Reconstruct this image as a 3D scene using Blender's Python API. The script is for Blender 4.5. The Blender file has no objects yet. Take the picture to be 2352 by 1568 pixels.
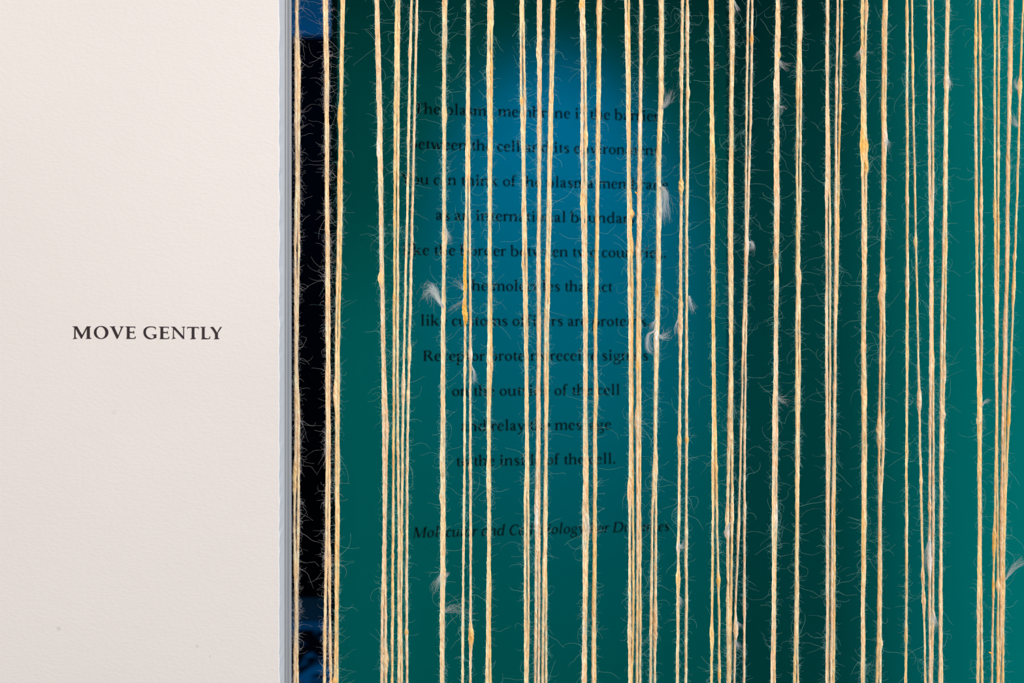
import bpy, bmesh, math, random
import numpy as np
from mathutils import Vector

# ------------------------------------------------------------------ camera, world, lights, exposure
SC = bpy.context.scene
COL = SC.collection
D = 0.98                       # lens to the front face of the white wall
EYE = 1.40
FPX = 50.0 / 36.0 * 2352.0

cam_d = bpy.data.cameras.new('camera')
cam = bpy.data.objects.new('camera', cam_d)
COL.objects.link(cam)
cam.location = (0.0, -D, EYE)
cam.rotation_euler = (math.radians(90), 0, 0)
cam_d.lens = 50.0
cam_d.sensor_width = 36.0
cam_d.clip_start = 0.02
cam_d.clip_end = 60
cam_d.dof.use_dof = True
cam_d.dof.focus_distance = D + 0.045
cam_d.dof.aperture_fstop = 12.5
SC.camera = cam

vs = SC.view_settings
vs.view_transform = 'Standard'
vs.look = 'None'
vs.gamma = 1.0
vs.use_curve_mapping = False
vs.exposure = 0.09

world = bpy.data.worlds.new('world')
SC.world = world
world.use_nodes = True
bg = world.node_tree.nodes['Background']
bg.inputs[0].default_value = (0.80, 0.88, 1.0, 1)
bg.inputs[1].default_value = 0.035


def lamp(name, kind, loc, target, power, col, **kw):
    d = bpy.data.lights.new(name, kind)
    d.energy = power
    d.color = col
    for k, v in kw.items():
        setattr(d, k, v)
    o = bpy.data.objects.new(name, d)
    COL.objects.link(o)
    o.location = loc
    o.rotation_euler = (Vector(target) - Vector(loc)).to_track_quat('-Z', 'Y').to_euler()
    return o


# gallery ceiling panel in front of the wall, an added front fill, side and room lamps, and an added strip
lamp('gallery_ceiling_light', 'AREA', (0.1, -2.6, 3.3), (0.0, 0.0, 1.35), 49, (1.0, 0.87, 0.81), shape='RECTANGLE', size=1.8, size_y=1.4)
lamp('added_front_fill', 'AREA', (0.35, -3.2, 2.4), (0.0, 0.0, 1.36), 54, (1.0, 0.87, 0.80), shape='RECTANGLE', size=2.2, size_y=1.0)  # soft fill added to brighten the yarn and the white wall from the front
lamp('gallery_right_light', 'AREA', (4.2, -2.65, 3.75), (0.0, 0.2, 1.4), 98, (0.92, 0.93, 0.93), shape='RECTANGLE', size=0.6, size_y=0.6)
lamp('cool_side_light', 'AREA', (2.6, -0.32, 1.7), (0.0, 0.04, 1.4), 25, (0.36, 0.60, 1.0), shape='RECTANGLE', size=0.5, size_y=1.0)
lamp('added_side_wall_fill', 'AREA', (-0.30, 0.16, 1.38), (0.47, 0.06, 1.38), 1.5, (1.0, 0.94, 0.92), shape='RECTANGLE', size=0.05, size_y=1.3, spread=math.radians(66))  # hidden strip added to brighten the side wall away from the corner
lamp('blue_spot_light', 'SPOT', (0.085, 0.20, 2.02), (0.060, 0.58, 1.51), 24, (0.0, 0.36, 0.98), spot_size=math.radians(35), spot_blend=1.0, shadow_soft_size=0.03)
lamp('blue_room_light', 'AREA', (-1.2, 5.2, 3.0), (-1.2, 6.6, 0.2), 44, (0.0, 0.32, 1.0), shape='RECTANGLE', size=1.2, size_y=0.8)

rng = np.random.default_rng(7)
random.seed(7)

# ------------------------------------------------------------------ helpers


def P(px, py, depth):
    """The place, at a distance behind the wall's front plane, that a ray through photo pixel (px, py) meets."""
    k = (D + depth) / FPX
    return ((px - 1176.0) * k, depth, EYE - (py - 784.0) * k)


def lin(r, g, b):
    f = lambda c: c / 12.92 if c <= 0.04045 else ((c + 0.055) / 1.055) ** 2.4
    return (f(r / 255), f(g / 255), f(b / 255))


def mat(name, col, rough=0.6, spec=0.3, metal=0.0):
    m = bpy.data.materials.new(name)
    m.use_nodes = True
    p = m.node_tree.nodes['Principled BSDF']
    p.inputs['Base Color'].default_value = (*col, 1)
    p.inputs['Roughness'].default_value = rough
    p.inputs['Metallic'].default_value = metal
    p.inputs['Specular IOR Level'].default_value = spec
    return m


def nodes(m):
    nt = m.node_tree
    return nt, nt.nodes, nt.links, nt.nodes['Principled BSDF']


def tag(o, label=None, cat=None, group=None, kind=None):
    if label: o['label'] = label
    if cat: o['category'] = cat
    if group: o['group'] = group
    if kind: o['kind'] = kind
    return o


def link_mesh(name, me, m, parent=None):
    o = bpy.data.objects.new(name, me)
    COL.objects.link(o)
    if m: me.materials.append(m)
    if parent: o.parent = parent
    return o


def mesh_obj(name, verts, faces, m, parent=None, smooth=False):
    me = bpy.data.meshes.new(name)
    me.from_pydata([tuple(v) for v in verts], [], [tuple(f) for f in faces])
    me.update()
    if smooth:
        me.polygons.foreach_set('use_smooth', [True] * len(me.polygons))
    return link_mesh(name, me, m, parent)


def quads_mesh(name, V, F, m, parent=None, color=None, smooth=True):
    """Fast mesh from numpy arrays of vertices (n,3) and quads (k,4)."""
    me = bpy.data.meshes.new(name)
    nv, nf = len(V), len(F)
    me.vertices.add(nv)
    me.vertices.foreach_set('co', np.ascontiguousarray(V, dtype=np.float32).ravel())
    me.loops.add(nf * 4)
    me.loops.foreach_set('vertex_index', np.ascontiguousarray(F, dtype=np.int32).ravel())
    me.polygons.add(nf)
    me.polygons.foreach_set('loop_start', np.arange(0, nf * 4, 4, dtype=np.int32))
    me.update(calc_edges=True)
    me.validate()
    if smooth:
        me.polygons.foreach_set('use_smooth', np.ones(nf, dtype=bool))
    if color is not None:
        a = me.color_attributes.new('tint', 'FLOAT_COLOR', 'POINT')
        c4 = np.ones((nv, 4), dtype=np.float32)
        c4[:, :3] = color
        a.data.foreach_set('color', c4.ravel())
    return link_mesh(name, me, m, parent)


def add_box(V, F, x0, x1, y0, y1, z0, z1):
    b = len(V)
    V += [(x0, y0, z0), (x1, y0, z0), (x1, y1, z0), (x0, y1, z0), (x0, y0, z1), (x1, y0, z1), (x1, y1, z1), (x0, y1, z1)]
    F += [(b, b + 3, b + 2, b + 1), (b + 4, b + 5, b + 6, b + 7), (b, b + 1, b + 5, b + 4), (b + 1, b + 2, b + 6, b + 5), (b + 2, b + 3, b + 7, b + 6), (b + 3, b, b + 4, b + 7)]


def prism(V, F, foot, z0, z1):
    """A vertical prism over a counter-clockwise footprint of (x, y) points."""
    b, n = len(V), len(foot)
    V += [(x, y, z0) for x, y in foot] + [(x, y, z1) for x, y in foot]
    F += [tuple(b + i for i in reversed(range(n))), tuple(b + n + i for i in range(n))]
    for i in range(n):
        j = (i + 1) % n
        F.append((b + i, b + j, b + n + j, b + n + i))


def snoise(n, step, amp=1.0):
    """Smooth 1-D noise of n samples with one random value every `step` samples."""
    k = int(n / step) + 4
    r = rng.uniform(-1, 1, k)
    t = np.arange(n) / step + rng.uniform(0, 1)
    i = t.astype(int)
    f = t - i
    f = f * f * (3 - 2 * f)
    return amp * (r[i] * (1 - f) + r[np.minimum(i + 1, k - 1)] * f)


# ------------------------------------------------------------------ materials
def painted_wall(name, col, bump=0.25, scale=230.0, rough=0.55, scuffs=(), spec=0.2):
    m = mat(name, col, rough, spec)
    nt, N, L, p = nodes(m)
    tc = N.new('ShaderNodeTexCoord')
    mp = N.new('ShaderNodeMapping'); mp.inputs['Scale'].default_value = (0.75, 1, 1.3)
    L.new(tc.outputs['Object'], mp.inputs[0])
    n1 = N.new('ShaderNodeTexNoise'); n1.inputs['Scale'].default_value = scale; n1.inputs['Detail'].default_value = 3
    n2 = N.new('ShaderNodeTexNoise'); n2.inputs['Scale'].default_value = scale * 0.16; n2.inputs['Detail'].default_value = 2
    vo = N.new('ShaderNodeTexVoronoi'); vo.inputs['Scale'].default_value = 18; vo.inputs['Randomness'].default_value = 1
    for n in (n1, n2, vo): L.new(mp.outputs[0], n.inputs['Vector'])
    nick = N.new('ShaderNodeMapRange'); nick.inputs['From Min'].default_value = 0.02; nick.inputs['From Max'].default_value = 0.06
    nick.inputs['To Min'].default_value = 1.4; nick.inputs['To Max'].default_value = 0.0
    L.new(vo.outputs['Distance'], nick.inputs['Value'])
    a = N.new('ShaderNodeMath'); a.operation = 'MULTIPLY_ADD'; a.inputs[1].default_value = 0.9
    L.new(n2.outputs[0], a.inputs[0]); L.new(n1.outputs[0], a.inputs[2])
    b = N.new('ShaderNodeMath'); b.operation = 'ADD'
    L.new(a.outputs[0], b.inputs[0]); L.new(nick.outputs[0], b.inputs[1])
    bu = N.new('ShaderNodeBump'); bu.inputs['Strength'].default_value = bump; bu.inputs['Distance'].default_value = 0.0012
    L.new(b.outputs[0], bu.inputs['Height']); L.new(bu.outputs[0], p.inputs['Normal'])
    # faint unevenness of the paint, and a few scuff marks
    n3 = N.new('ShaderNodeTexNoise'); n3.inputs['Scale'].default_value = 5; n3.inputs['Detail'].default_value = 4
    L.new(tc.outputs['Object'], n3.inputs['Vector'])
    mr = N.new('ShaderNodeMapRange'); mr.inputs['To Min'].default_value = 0.975; mr.inputs['To Max'].default_value = 1.02
    mr.inputs['From Min'].default_value = 0.3; mr.inputs['From Max'].default_value = 0.7
    L.new(n3.outputs[0], mr.inputs['Value'])
    last = mr.outputs[0]
    for (x, z, r, dark) in scuffs:
        vd = N.new('ShaderNodeVectorMath'); vd.operation = 'DISTANCE'; vd.inputs[1].default_value = (x, 0, z)
        L.new(tc.outputs['Object'], vd.inputs[0])
        sm = N.new('ShaderNodeMapRange'); sm.interpolation_type = 'SMOOTHSTEP'
        sm.inputs['From Min'].default_value = r * 0.3; sm.inputs['From Max'].default_value = r
        sm.inputs['To Min'].default_value = dark; sm.inputs['To Max'].default_value = 1.0
        L.new(vd.outputs['Value'], sm.inputs['Value'])
        mu = N.new('ShaderNodeMath'); mu.operation = 'MULTIPLY'
        L.new(last, mu.inputs[0]); L.new(sm.outputs[0], mu.inputs[1]); last = mu.outputs[0]
    mix = N.new('ShaderNodeVectorMath'); mix.operation = 'SCALE'; mix.inputs[0].default_value = col
    L.new(last, mix.inputs['Scale']); L.new(mix.outputs[0], p.inputs['Base Color'])
    return m


def wall_xz(px, py):
    x, _, z = P(px, py, 0)
    return x, z


M_WHITE = painted_wall('white_wall_paint', (0.83, 0.83, 0.82), 0.13, 420.0, scuffs=[(*wall_xz(135, 1443), 0.0022, 0.86), (*wall_xz(453, 1484), 0.0016, 0.85), (*wall_xz(262, 946), 0.0026, 0.94), (*wall_xz(482, 1507), 0.0012, 0.9)])
M_TEAL = painted_wall('teal_wall_paint', (0.0, 0.157, 0.160), 0.06, 160.0, rough=0.9, spec=0.0)
M_BLACK = mat('black_wall_paint', (0.002, 0.002, 0.003), 0.9, 0.0)
M_BLUEWALL = painted_wall('pale_wall_paint', (0.008, 0.17, 0.26), 0.1, 60.0, spec=0.0)
M_METAL = mat('brushed_aluminium', (0.6, 0.62, 0.62), 0.45, 0.4, 0.15)
nt, N, L, p_ = nodes(M_METAL)
_tc = N.new('ShaderNodeTexCoord'); _mp = N.new('ShaderNodeMapping'); _mp.inputs['Scale'].default_value = (900, 900, 8)
_no = N.new('ShaderNodeTexNoise'); _no.inputs['Scale'].default_value = 1.0; _no.inputs['Detail'].default_value = 3
_mr = N.new('ShaderNodeMapRange'); _mr.inputs['To Min'].default_value = 0.38; _mr.inputs['To Max'].default_value = 0.58
_cc = N.new('ShaderNodeCombineColor')
L.new(_tc.outputs['Object'], _mp.inputs[0]); L.new(_mp.outputs[0], _no.inputs['Vector']); L.new(_no.outputs[0], _mr.inputs['Value'])
for i in range(3): L.new(_mr.outputs[0], _cc.inputs[i])
L.new(_cc.outputs[0], p_.inputs['Base Color'])
M_FLOOR = mat('dark_smooth_floor', (0.020, 0.050, 0.045), 0.7, 0.2)
M_RUG = mat('dark_patterned_rug', (0.05, 0.05, 0.06), 0.9, 0.0)
nt, N, L, p_ = nodes(M_RUG)
_tc = N.new('ShaderNodeTexCoord'); _mp = N.new('ShaderNodeMapping'); _mp.inputs['Scale'].default_value = (6, 2.4, 1)
_no = N.new('ShaderNodeTexNoise'); _no.inputs['Scale'].default_value = 1.0; _no.inputs['Detail'].default_value = 2; _no.inputs['Distortion'].default_value = 1.2
_cr = N.new('ShaderNodeValToRGB'); _cr.color_ramp.elements[0].position = 0.46; _cr.color_ramp.elements[0].color = (0.004, 0.004, 0.005, 1)
_cr.color_ramp.elements[1].position = 0.66; _cr.color_ramp.elements[1].color = (0.01, 0.21, 0.24, 1)
L.new(_tc.outputs['Object'], _mp.inputs[0]); L.new(_mp.outputs[0], _no.inputs['Vector']); L.new(_no.outputs[0], _cr.inputs[0]); L.new(_cr.outputs[0], p_.inputs['Base Color'])
M_VINYL = mat('charcoal_vinyl', lin(48, 40, 46), 0.5, 0.3)
M_PRINT = mat('black_lettering_paint', (0.004, 0.005, 0.006), 0.8, 0.02)


def fibre_mat(name, rough, clear=0.0):
    m = mat(name, (0.8, 0.6, 0.4), rough, 0.08)
    nt, N, L, p = nodes(m)
    at = N.new('ShaderNodeAttribute'); at.attribute_name = 'tint'
    L.new(at.outputs['Color'], p.inputs['Base Color'])
    p.inputs['Sheen Weight'].default_value = 0.15
    p.inputs['Sheen Roughness'].default_value = 0.5
    if clear:
        # single fibres are translucent: part of what lies behind shows through
        tr = N.new('ShaderNodeBsdfTransparent'); mx = N.new('ShaderNodeMixShader'); mx.inputs[0].default_value = clear
        out = next(n for n in N if n.type == 'OUTPUT_MATERIAL')
        L.new(p.outputs[0], mx.inputs[1]); L.new(tr.outputs[0], mx.inputs[2]); L.new(mx.outputs[0], out.inputs['Surface'])
    return m


M_YARN = fibre_mat('jute_yarn', 0.85)
M_FUZZ = fibre_mat('loose_jute_fibre', 0.75, 0.36)

# ------------------------------------------------------------------ the setting
JAMB_X = P(641.6, 784, 0)[0]
BOARD = 0.021
TRIM_END = 0.0527
HEAD_Z = 1.86
V, F = [], []
add_box(V, F, -2.2, JAMB_X, 0.0, BOARD, 0.0, 2.75)
add_box(V, F, -2.2, JAMB_X - 0.012, BOARD, 0.085, 0.0, 2.75)
add_box(V, F, JAMB_X, 1.4, 0.0, 0.10, HEAD_Z, 2.75)
add_box(V, F, 1.4, 2.6, 0.0, 0.085, 0.0, 2.75)
wall_front = mesh_obj('wall_front', V, F, M_WHITE)
bm = bmesh.new(); bm.from_mesh(wall_front.data)
es = [e for e in bm.edges if all(abs(v.co.x - JAMB_X) < 1e-5 and abs(v.co.y) < 1e-5 for v in e.verts)]
bmesh.ops.bevel(bm, geom=es, offset=0.0006, segments=2, profile=0.5, affect='EDGES')
for kz in range(110):               # the painted corner is slightly ragged
    bmesh.ops.bisect_plane(bm, geom=bm.verts[:] + bm.edges[:] + bm.faces[:], plane_co=(0, 0, 1.08 + kz * 0.0058 + random.uniform(-.0015, .0015)), plane_no=(0, 0, 1))
for v in bm.verts:
    if abs(v.co.x - JAMB_X) < 0.001 and v.co.y < 0.001 and 1.0 < v.co.z < 1.8:
        v.co.x += 0.00022 * math.sin(v.co.z * 211) + 0.00022 * math.sin(v.co.z * 517 + 1) + 0.00015 * math.sin(v.co.z * 1301)
bm.to_mesh(wall_front.data); bm.free()
tag(wall_front, 'white painted gallery wall with a straight right edge at the string doorway', 'wall', kind='structure')

# aluminium edge channel that lines the doorway behind the board
V, F = [], []
jx = JAMB_X
foot = [(jx - 0.012, BOARD), (jx - 0.0006, BOARD), (jx - 0.0006, 0.0245), (jx - 0.0016, 0.0248), (jx - 0.0016, 0.0275), (jx - 0.0006, 0.0278),
        (jx - 0.0006, 0.0335), (jx - 0.0012, 0.0338), (jx - 0.0012, 0.0362), (jx - 0.0004, 0.0366), (jx - 0.0004, 0.0470), (jx + 0.0004, 0.0490), (jx + 0.0004, TRIM_END), (jx - 0.012, TRIM_END)]
prism(V, F, foot, 0.0, HEAD_Z)
trim = mesh_obj('trim_1', V, F, M_METAL)
tag(trim, 'grey metal channel lining the doorway edge behind the white wall', 'trim', kind='structure')

# teal walls: the text wall turns away to the right and meets the side wall in a dark corner
A_, B_ = 0.645, -0.129


def panel_point(u):
    z = 1.0 / (A_ + B_ * u)
    return u * z, z - D


PL = panel_point((775 - 1176) / FPX)
PC = panel_point((1668 - 1176) / FPX)
tx, ty = PC[0] - PL[0], PC[1] - PL[1]
tl = math.hypot(tx, ty); tx /= tl; ty /= tl
nx, ny = -ty, tx                    # away from the camera
th = 0.09
V, F = [], []
prism(V, F, [PL, PC, (PC[0] + nx * th, PC[1] + ny * th), (PL[0] + nx * th, PL[1] + ny * th)], 0.0, 2.75)
wall_back = tag(mesh_obj('wall_back', V, F, M_TEAL), 'teal painted wall carrying the black quotation behind the strings', 'wall', kind='structure')
SE = (PC[0] + 0.19 * 1.24, PC[1] - 0.40 * 1.24)
V, F = [], []
prism(V, F, [PC, SE, (SE[0] + 0.08, SE[1] + 0.038), (PC[0] + 0.08, PC[1] + 0.038)], 0.0, 2.75)
wall_right = tag(mesh_obj('wall_right', V, F, M_TEAL), 'plain teal side wall right of the dark corner', 'wall', kind='structure')

V, F = [], []
add_box(V, F, -5.0, 3.0, -4.5, 8.8, -0.05, 0.0)
tag(mesh_obj('floor', V, F, M_FLOOR), 'dark smooth floor at the foot of the black wall beyond the gap', 'floor', kind='structure')
rug = bpy.data.objects.new('patterned_rug', None); COL.objects.link(rug)
rug.location = (-1.1, 5.0, 0.0)
V, F = [], []
add_box(V, F, -1.4, 1.4, -1.3, 0.86, 0.0, 0.012)
mesh_obj('pile', V, F, M_RUG, rug)
V, F = [], []
add_box(V, F, -1.4, 1.4, 0.86, 1.06, 0.0, 0.014)
mesh_obj('border', V, F, mat('blue_grey_rug_border', (0.005, 0.125, 0.145), 0.9, 0.0), rug)['label'] = 'plain paler border of the rug'
tag(rug, 'dark mottled rug lit blue on the floor, low in the gap behind the strings', 'rug')
V, F = [], []
add_box(V, F, -4.0, 1.5, 6.80, 6.95, 0.0, 3.06)
tag(mesh_obj('wall_rear', V, F, M_BLACK), 'black wall seen through the gap beside the teal wall', 'wall', kind='structure')
V, F = [], []
add_box(V, F, -4.0, 1.5, 7.3, 7.45, 0.0, 4.2)
add_box(V, F, -4.0, 1.5, 7.24, 7.30, 3.17, 3.24)
add_box(V, F, -4.0, 1.5, 7.20, 7.30, 3.08, 3.14)
tag(mesh_obj('wall_upper', V, F, M_BLUEWALL), 'blue-lit wall with ledges above the black wall', 'wall', kind='structure')

# ------------------------------------------------------------------ lettering
PAINT_T = 0.00015


def extrude_polys(name, polys, to3d, normal, m, parent):
    """Each polygon (list of 2-D points, or a (ring_outer, ring_inner) pair) becomes a thin raised plate."""
    V, F = [], []
    n = Vector(normal) * PAINT_T
    for pl in polys:
        if isinstance(pl, tuple):
            o_, i_ = pl
            k = len(o_)
            for j in range(k):
                q = [o_[j], o_[(j + 1) % k], i_[(j + 1) % k], i_[j]]
                b = len(V)
                V += [Vector(to3d(*c)) + n for c in q]
                F.append((b, b + 1, b + 2, b + 3))
            continue
        k = len(pl)
        b = len(V)
        base = [Vector(to3d(*c)) for c in pl]
        V += [c + n for c in base] + base
        F.append(tuple(range(b, b + k)))
        for j in range(k):
            F.append((b + j, b + (j + 1) % k, b + k + (j + 1) % k, b + k + j))
    return mesh_obj(name, V, F, m, parent)


# the two words on the white wall, outlines in 1/24.5 pixel steps from each letter's corner
ZL = 24.5
E_OUT = [(1080, 350), (1085, 322), (1640, 335), (1638, 450), (1615, 440), (1580, 380), (1340, 385), (1325, 400), (1325, 610), (1420, 628), (1510, 630), (1545, 570), (1575, 580), (1578, 660), (1590, 745), (1560, 750), (1530, 690), (1325, 695), (1325, 955), (1450, 980), (1570, 975), (1610, 940), (1630, 880), (1670, 890), (1655, 1000), (1600, 1022), (1500, 1028), (1125, 1028), (1120, 1015), (1150, 985), (1162, 900), (1165, 400), (1140, 370)]


def ell(cx, cy, rx, ry, rot=0.0, n=48):
    c, s = math.cos(rot), math.sin(rot)
    return [(cx + rx * math.cos(a) * c - ry * math.sin(a) * s, cy + rx * math.cos(a) * s + ry * math.sin(a) * c) for a in [2 * math.pi * i / n for i in range(n)]]


MOVE = [(160, [(165, 345), (170, 320), (425, 320), (705, 810), (965, 320), (1215, 325), (1200, 345), (1140, 380), (1140, 950), (1235, 990), (1225, 1015), (1180, 1028), (890, 1030), (890, 1015), (965, 985), (970, 470), (680, 1025), (645, 1025), (340, 470), (340, 950), (435, 985), (435, 1005), (330, 1025), (195, 1050), (175, 1025), (255, 985), (265, 400), (240, 370)]),
        (160, (ell(1775, 667, 414, 368), ell(1763, 668, 243, 322, math.radians(-8)))),
        (244, [(205, 340), (200, 318), (330, 325), (520, 318), (525, 330), (465, 370), (675, 830), (840, 400), (770, 350), (768, 320), (880, 325), (1005, 320), (995, 340), (930, 385), (655, 1015), (620, 1025), (590, 1028), (290, 390)]),
        (244, E_OUT)]
GENTLY = [(322, [(890, 380), (880, 515), (860, 515), (835, 440), (760, 390), (650, 370), (500, 385), (390, 450), (335, 550), (322, 670), (345, 780), (420, 890), (530, 960), (640, 1000), (720, 995), (755, 950), (765, 880), (745, 820), (660, 800), (650, 775), (945, 770), (945, 785), (920, 815), (910, 860), (920, 965), (820, 1000), (720, 1040), (610, 1055), (470, 1040), (330, 970), (230, 860), (180, 720), (185, 570), (240, 450), (350, 365), (500, 325), (640, 320), (780, 340)]),
          (322, [(x - 23, y + 12) for x, y in E_OUT]),
          (322, [(1740, 355), (1742, 335), (1950, 345), (2423, 870), (2423, 420), (2400, 385), (2325, 365), (2325, 345), (2560, 340), (2550, 355), (2490, 385), (2478, 450), (2478, 980), (2495, 1015), (2490, 1030), (2395, 1030), (1910, 490), (1900, 600), (1915, 940), (2000, 985), (2000, 1005), (1880, 1025), (1780, 1050), (1765, 1035), (1840, 985), (1850, 450), (1820, 390)]),
          (420, [(245, 350), (900, 355), (905, 480), (885, 480), (855, 410), (660, 410), (655, 600), (660, 940), (680, 965), (740, 1005), (735, 1025), (640, 1040), (540, 1048), (410, 1050), (410, 1035), (480, 1000), (495, 960), (495, 410), (330, 405), (295, 430), (275, 475), (255, 475)]),
          (420, [(985, 370), (990, 345), (1130, 355), (1290, 345), (1290, 360), (1230, 395), (1228, 955), (1300, 980), (1420, 1000), (1480, 980), (1505, 900), (1520, 880), (1550, 890), (1540, 1000), (1480, 1040), (1400, 1050), (1030, 1050), (1030, 1040), (1075, 985), (1075, 420), (1060, 395)]),
          (420, [(1520, 380), (1560, 370), (1680, 340), (1740, 380), (1800, 460), (1925, 675), (2090, 380), (2130, 350), (2205, 355), (2190, 380), (1980, 690), (1975, 950), (2000, 985), (2060, 1005), (2055, 1030), (1960, 1045), (1740, 1050), (1740, 1040), (1800, 1010), (1812, 960), (1810, 770), (1760, 660), (1640, 480), (1580, 420)])]


def off(letters):
    out = []
    for ox, g in letters:
        cv = lambda pts: [(ox + x / ZL, 736 + y / ZL) for x, y in pts]
        out.append(tuple(cv(r) for r in g) if isinstance(g, tuple) else cv(g))
    return out


sign = bpy.data.objects.new('wall_lettering', None); COL.objects.link(sign)
sign.location = P(338, 764, 0)
tag(sign, 'charcoal capital letters reading MOVE GENTLY on the white wall', 'lettering')
so = Vector(sign.location)
for nm, lt in (('word', MOVE), ('word', GENTLY)):
    o = extrude_polys(nm, off(lt), lambda x, y: Vector(P(x, y, 0)) - so, (0, -1, 0), M_VINYL, sign)
    o['label'] = 'charcoal word MOVE' if lt is MOVE else 'charcoal word GENTLY'

# a bold old-style book face for the quotation, drawn with broad-pen strokes (units of 1/1000 em)


def catmull(pts, n=7):
    pts = [np.array(p, float) for p in pts]
    if len(pts) == 2: return pts
    q = [2 * pts[0] - pts[1]] + pts + [2 * pts[-1] - pts[-2]]
    out = []
    for i in range(1, len(q) - 2):
        for t in np.linspace(0, 1, n, endpoint=False):
            a, b, c, d = q[i - 1], q[i], q[i + 1], q[i + 2]
            out.append(0.5 * (2 * b + (c - a) * t + (2 * a - 5 * b + 4 * c - d) * t * t + (3 * b - a - 3 * c + d) * t ** 3))
    out.append(pts[-1])
    return out


def brush(*pts):
    """Quads along a smooth path of (x, y, width)."""
    c = catmull(pts)
    xy = np.array([p[:2] for p in c]); w = np.array([p[2] for p in c])
    t = np.gradient(xy, axis=0); t /= np.linalg.norm(t, axis=1)[:, None] + 1e-9
    nrm = np.stack([-t[:, 1], t[:, 0]], 1)
    a, b = xy + nrm * w[:, None] / 2, xy - nrm * w[:, None] / 2
    return [[tuple(a[i]), tuple(a[i + 1]), tuple(b[i + 1]), tuple(b[i])] for i in range(len(c) - 1)]


def stem(x, y0, y1, w=122, foot=True, head=None):
    h = w / 2
    out = [[(x - h, y0), (x + h, y0), (x + h, y1), (x - h, y1)]]
    if foot:
        out += [[(x - h - 52, y0), (x + h + 52, y0), (x + h + 48, y0 + 26), (x + h, y0 + 62), (x - h, y0 + 62), (x - h - 48, y0 + 26)]]
    if head == 'flag':
        out += [[(x - h - 62, y1 - 48), (x - h - 58, y1 - 74), (x - h, y1 - 92), (x + h, y1 - 60), (x + h, y1 + 12), (x + h - 20, y1 + 14)]]
    if head == 'slab':
        out += [[(x - h, y1 - 62), (x + h, y1 - 62), (x + h + 48, y1 - 26), (x + h + 52, y1), (x - h - 52, y1), (x - h - 48, y1 - 26)]]
    return out


def dot(x, y, r): return [ell(x, y, r, r, n=16)]
def ser(x0, x1, y, h=34): return [[(x0, y - h / 2), (x1, y - h / 2), (x1, y + h / 2), (x0, y + h / 2)]]
def diag(x0, y0, x1, y1, w): return brush((x0, y0, w), (x1, y1, w))
def arch(x0, x1): return brush((x0 + 30, 330, 40), (x0 + (x1 - x0) * .45, 437, 66), (x1 - 45, 432, 100), (x1, 330, 122), (x1, 260, 122))


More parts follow.
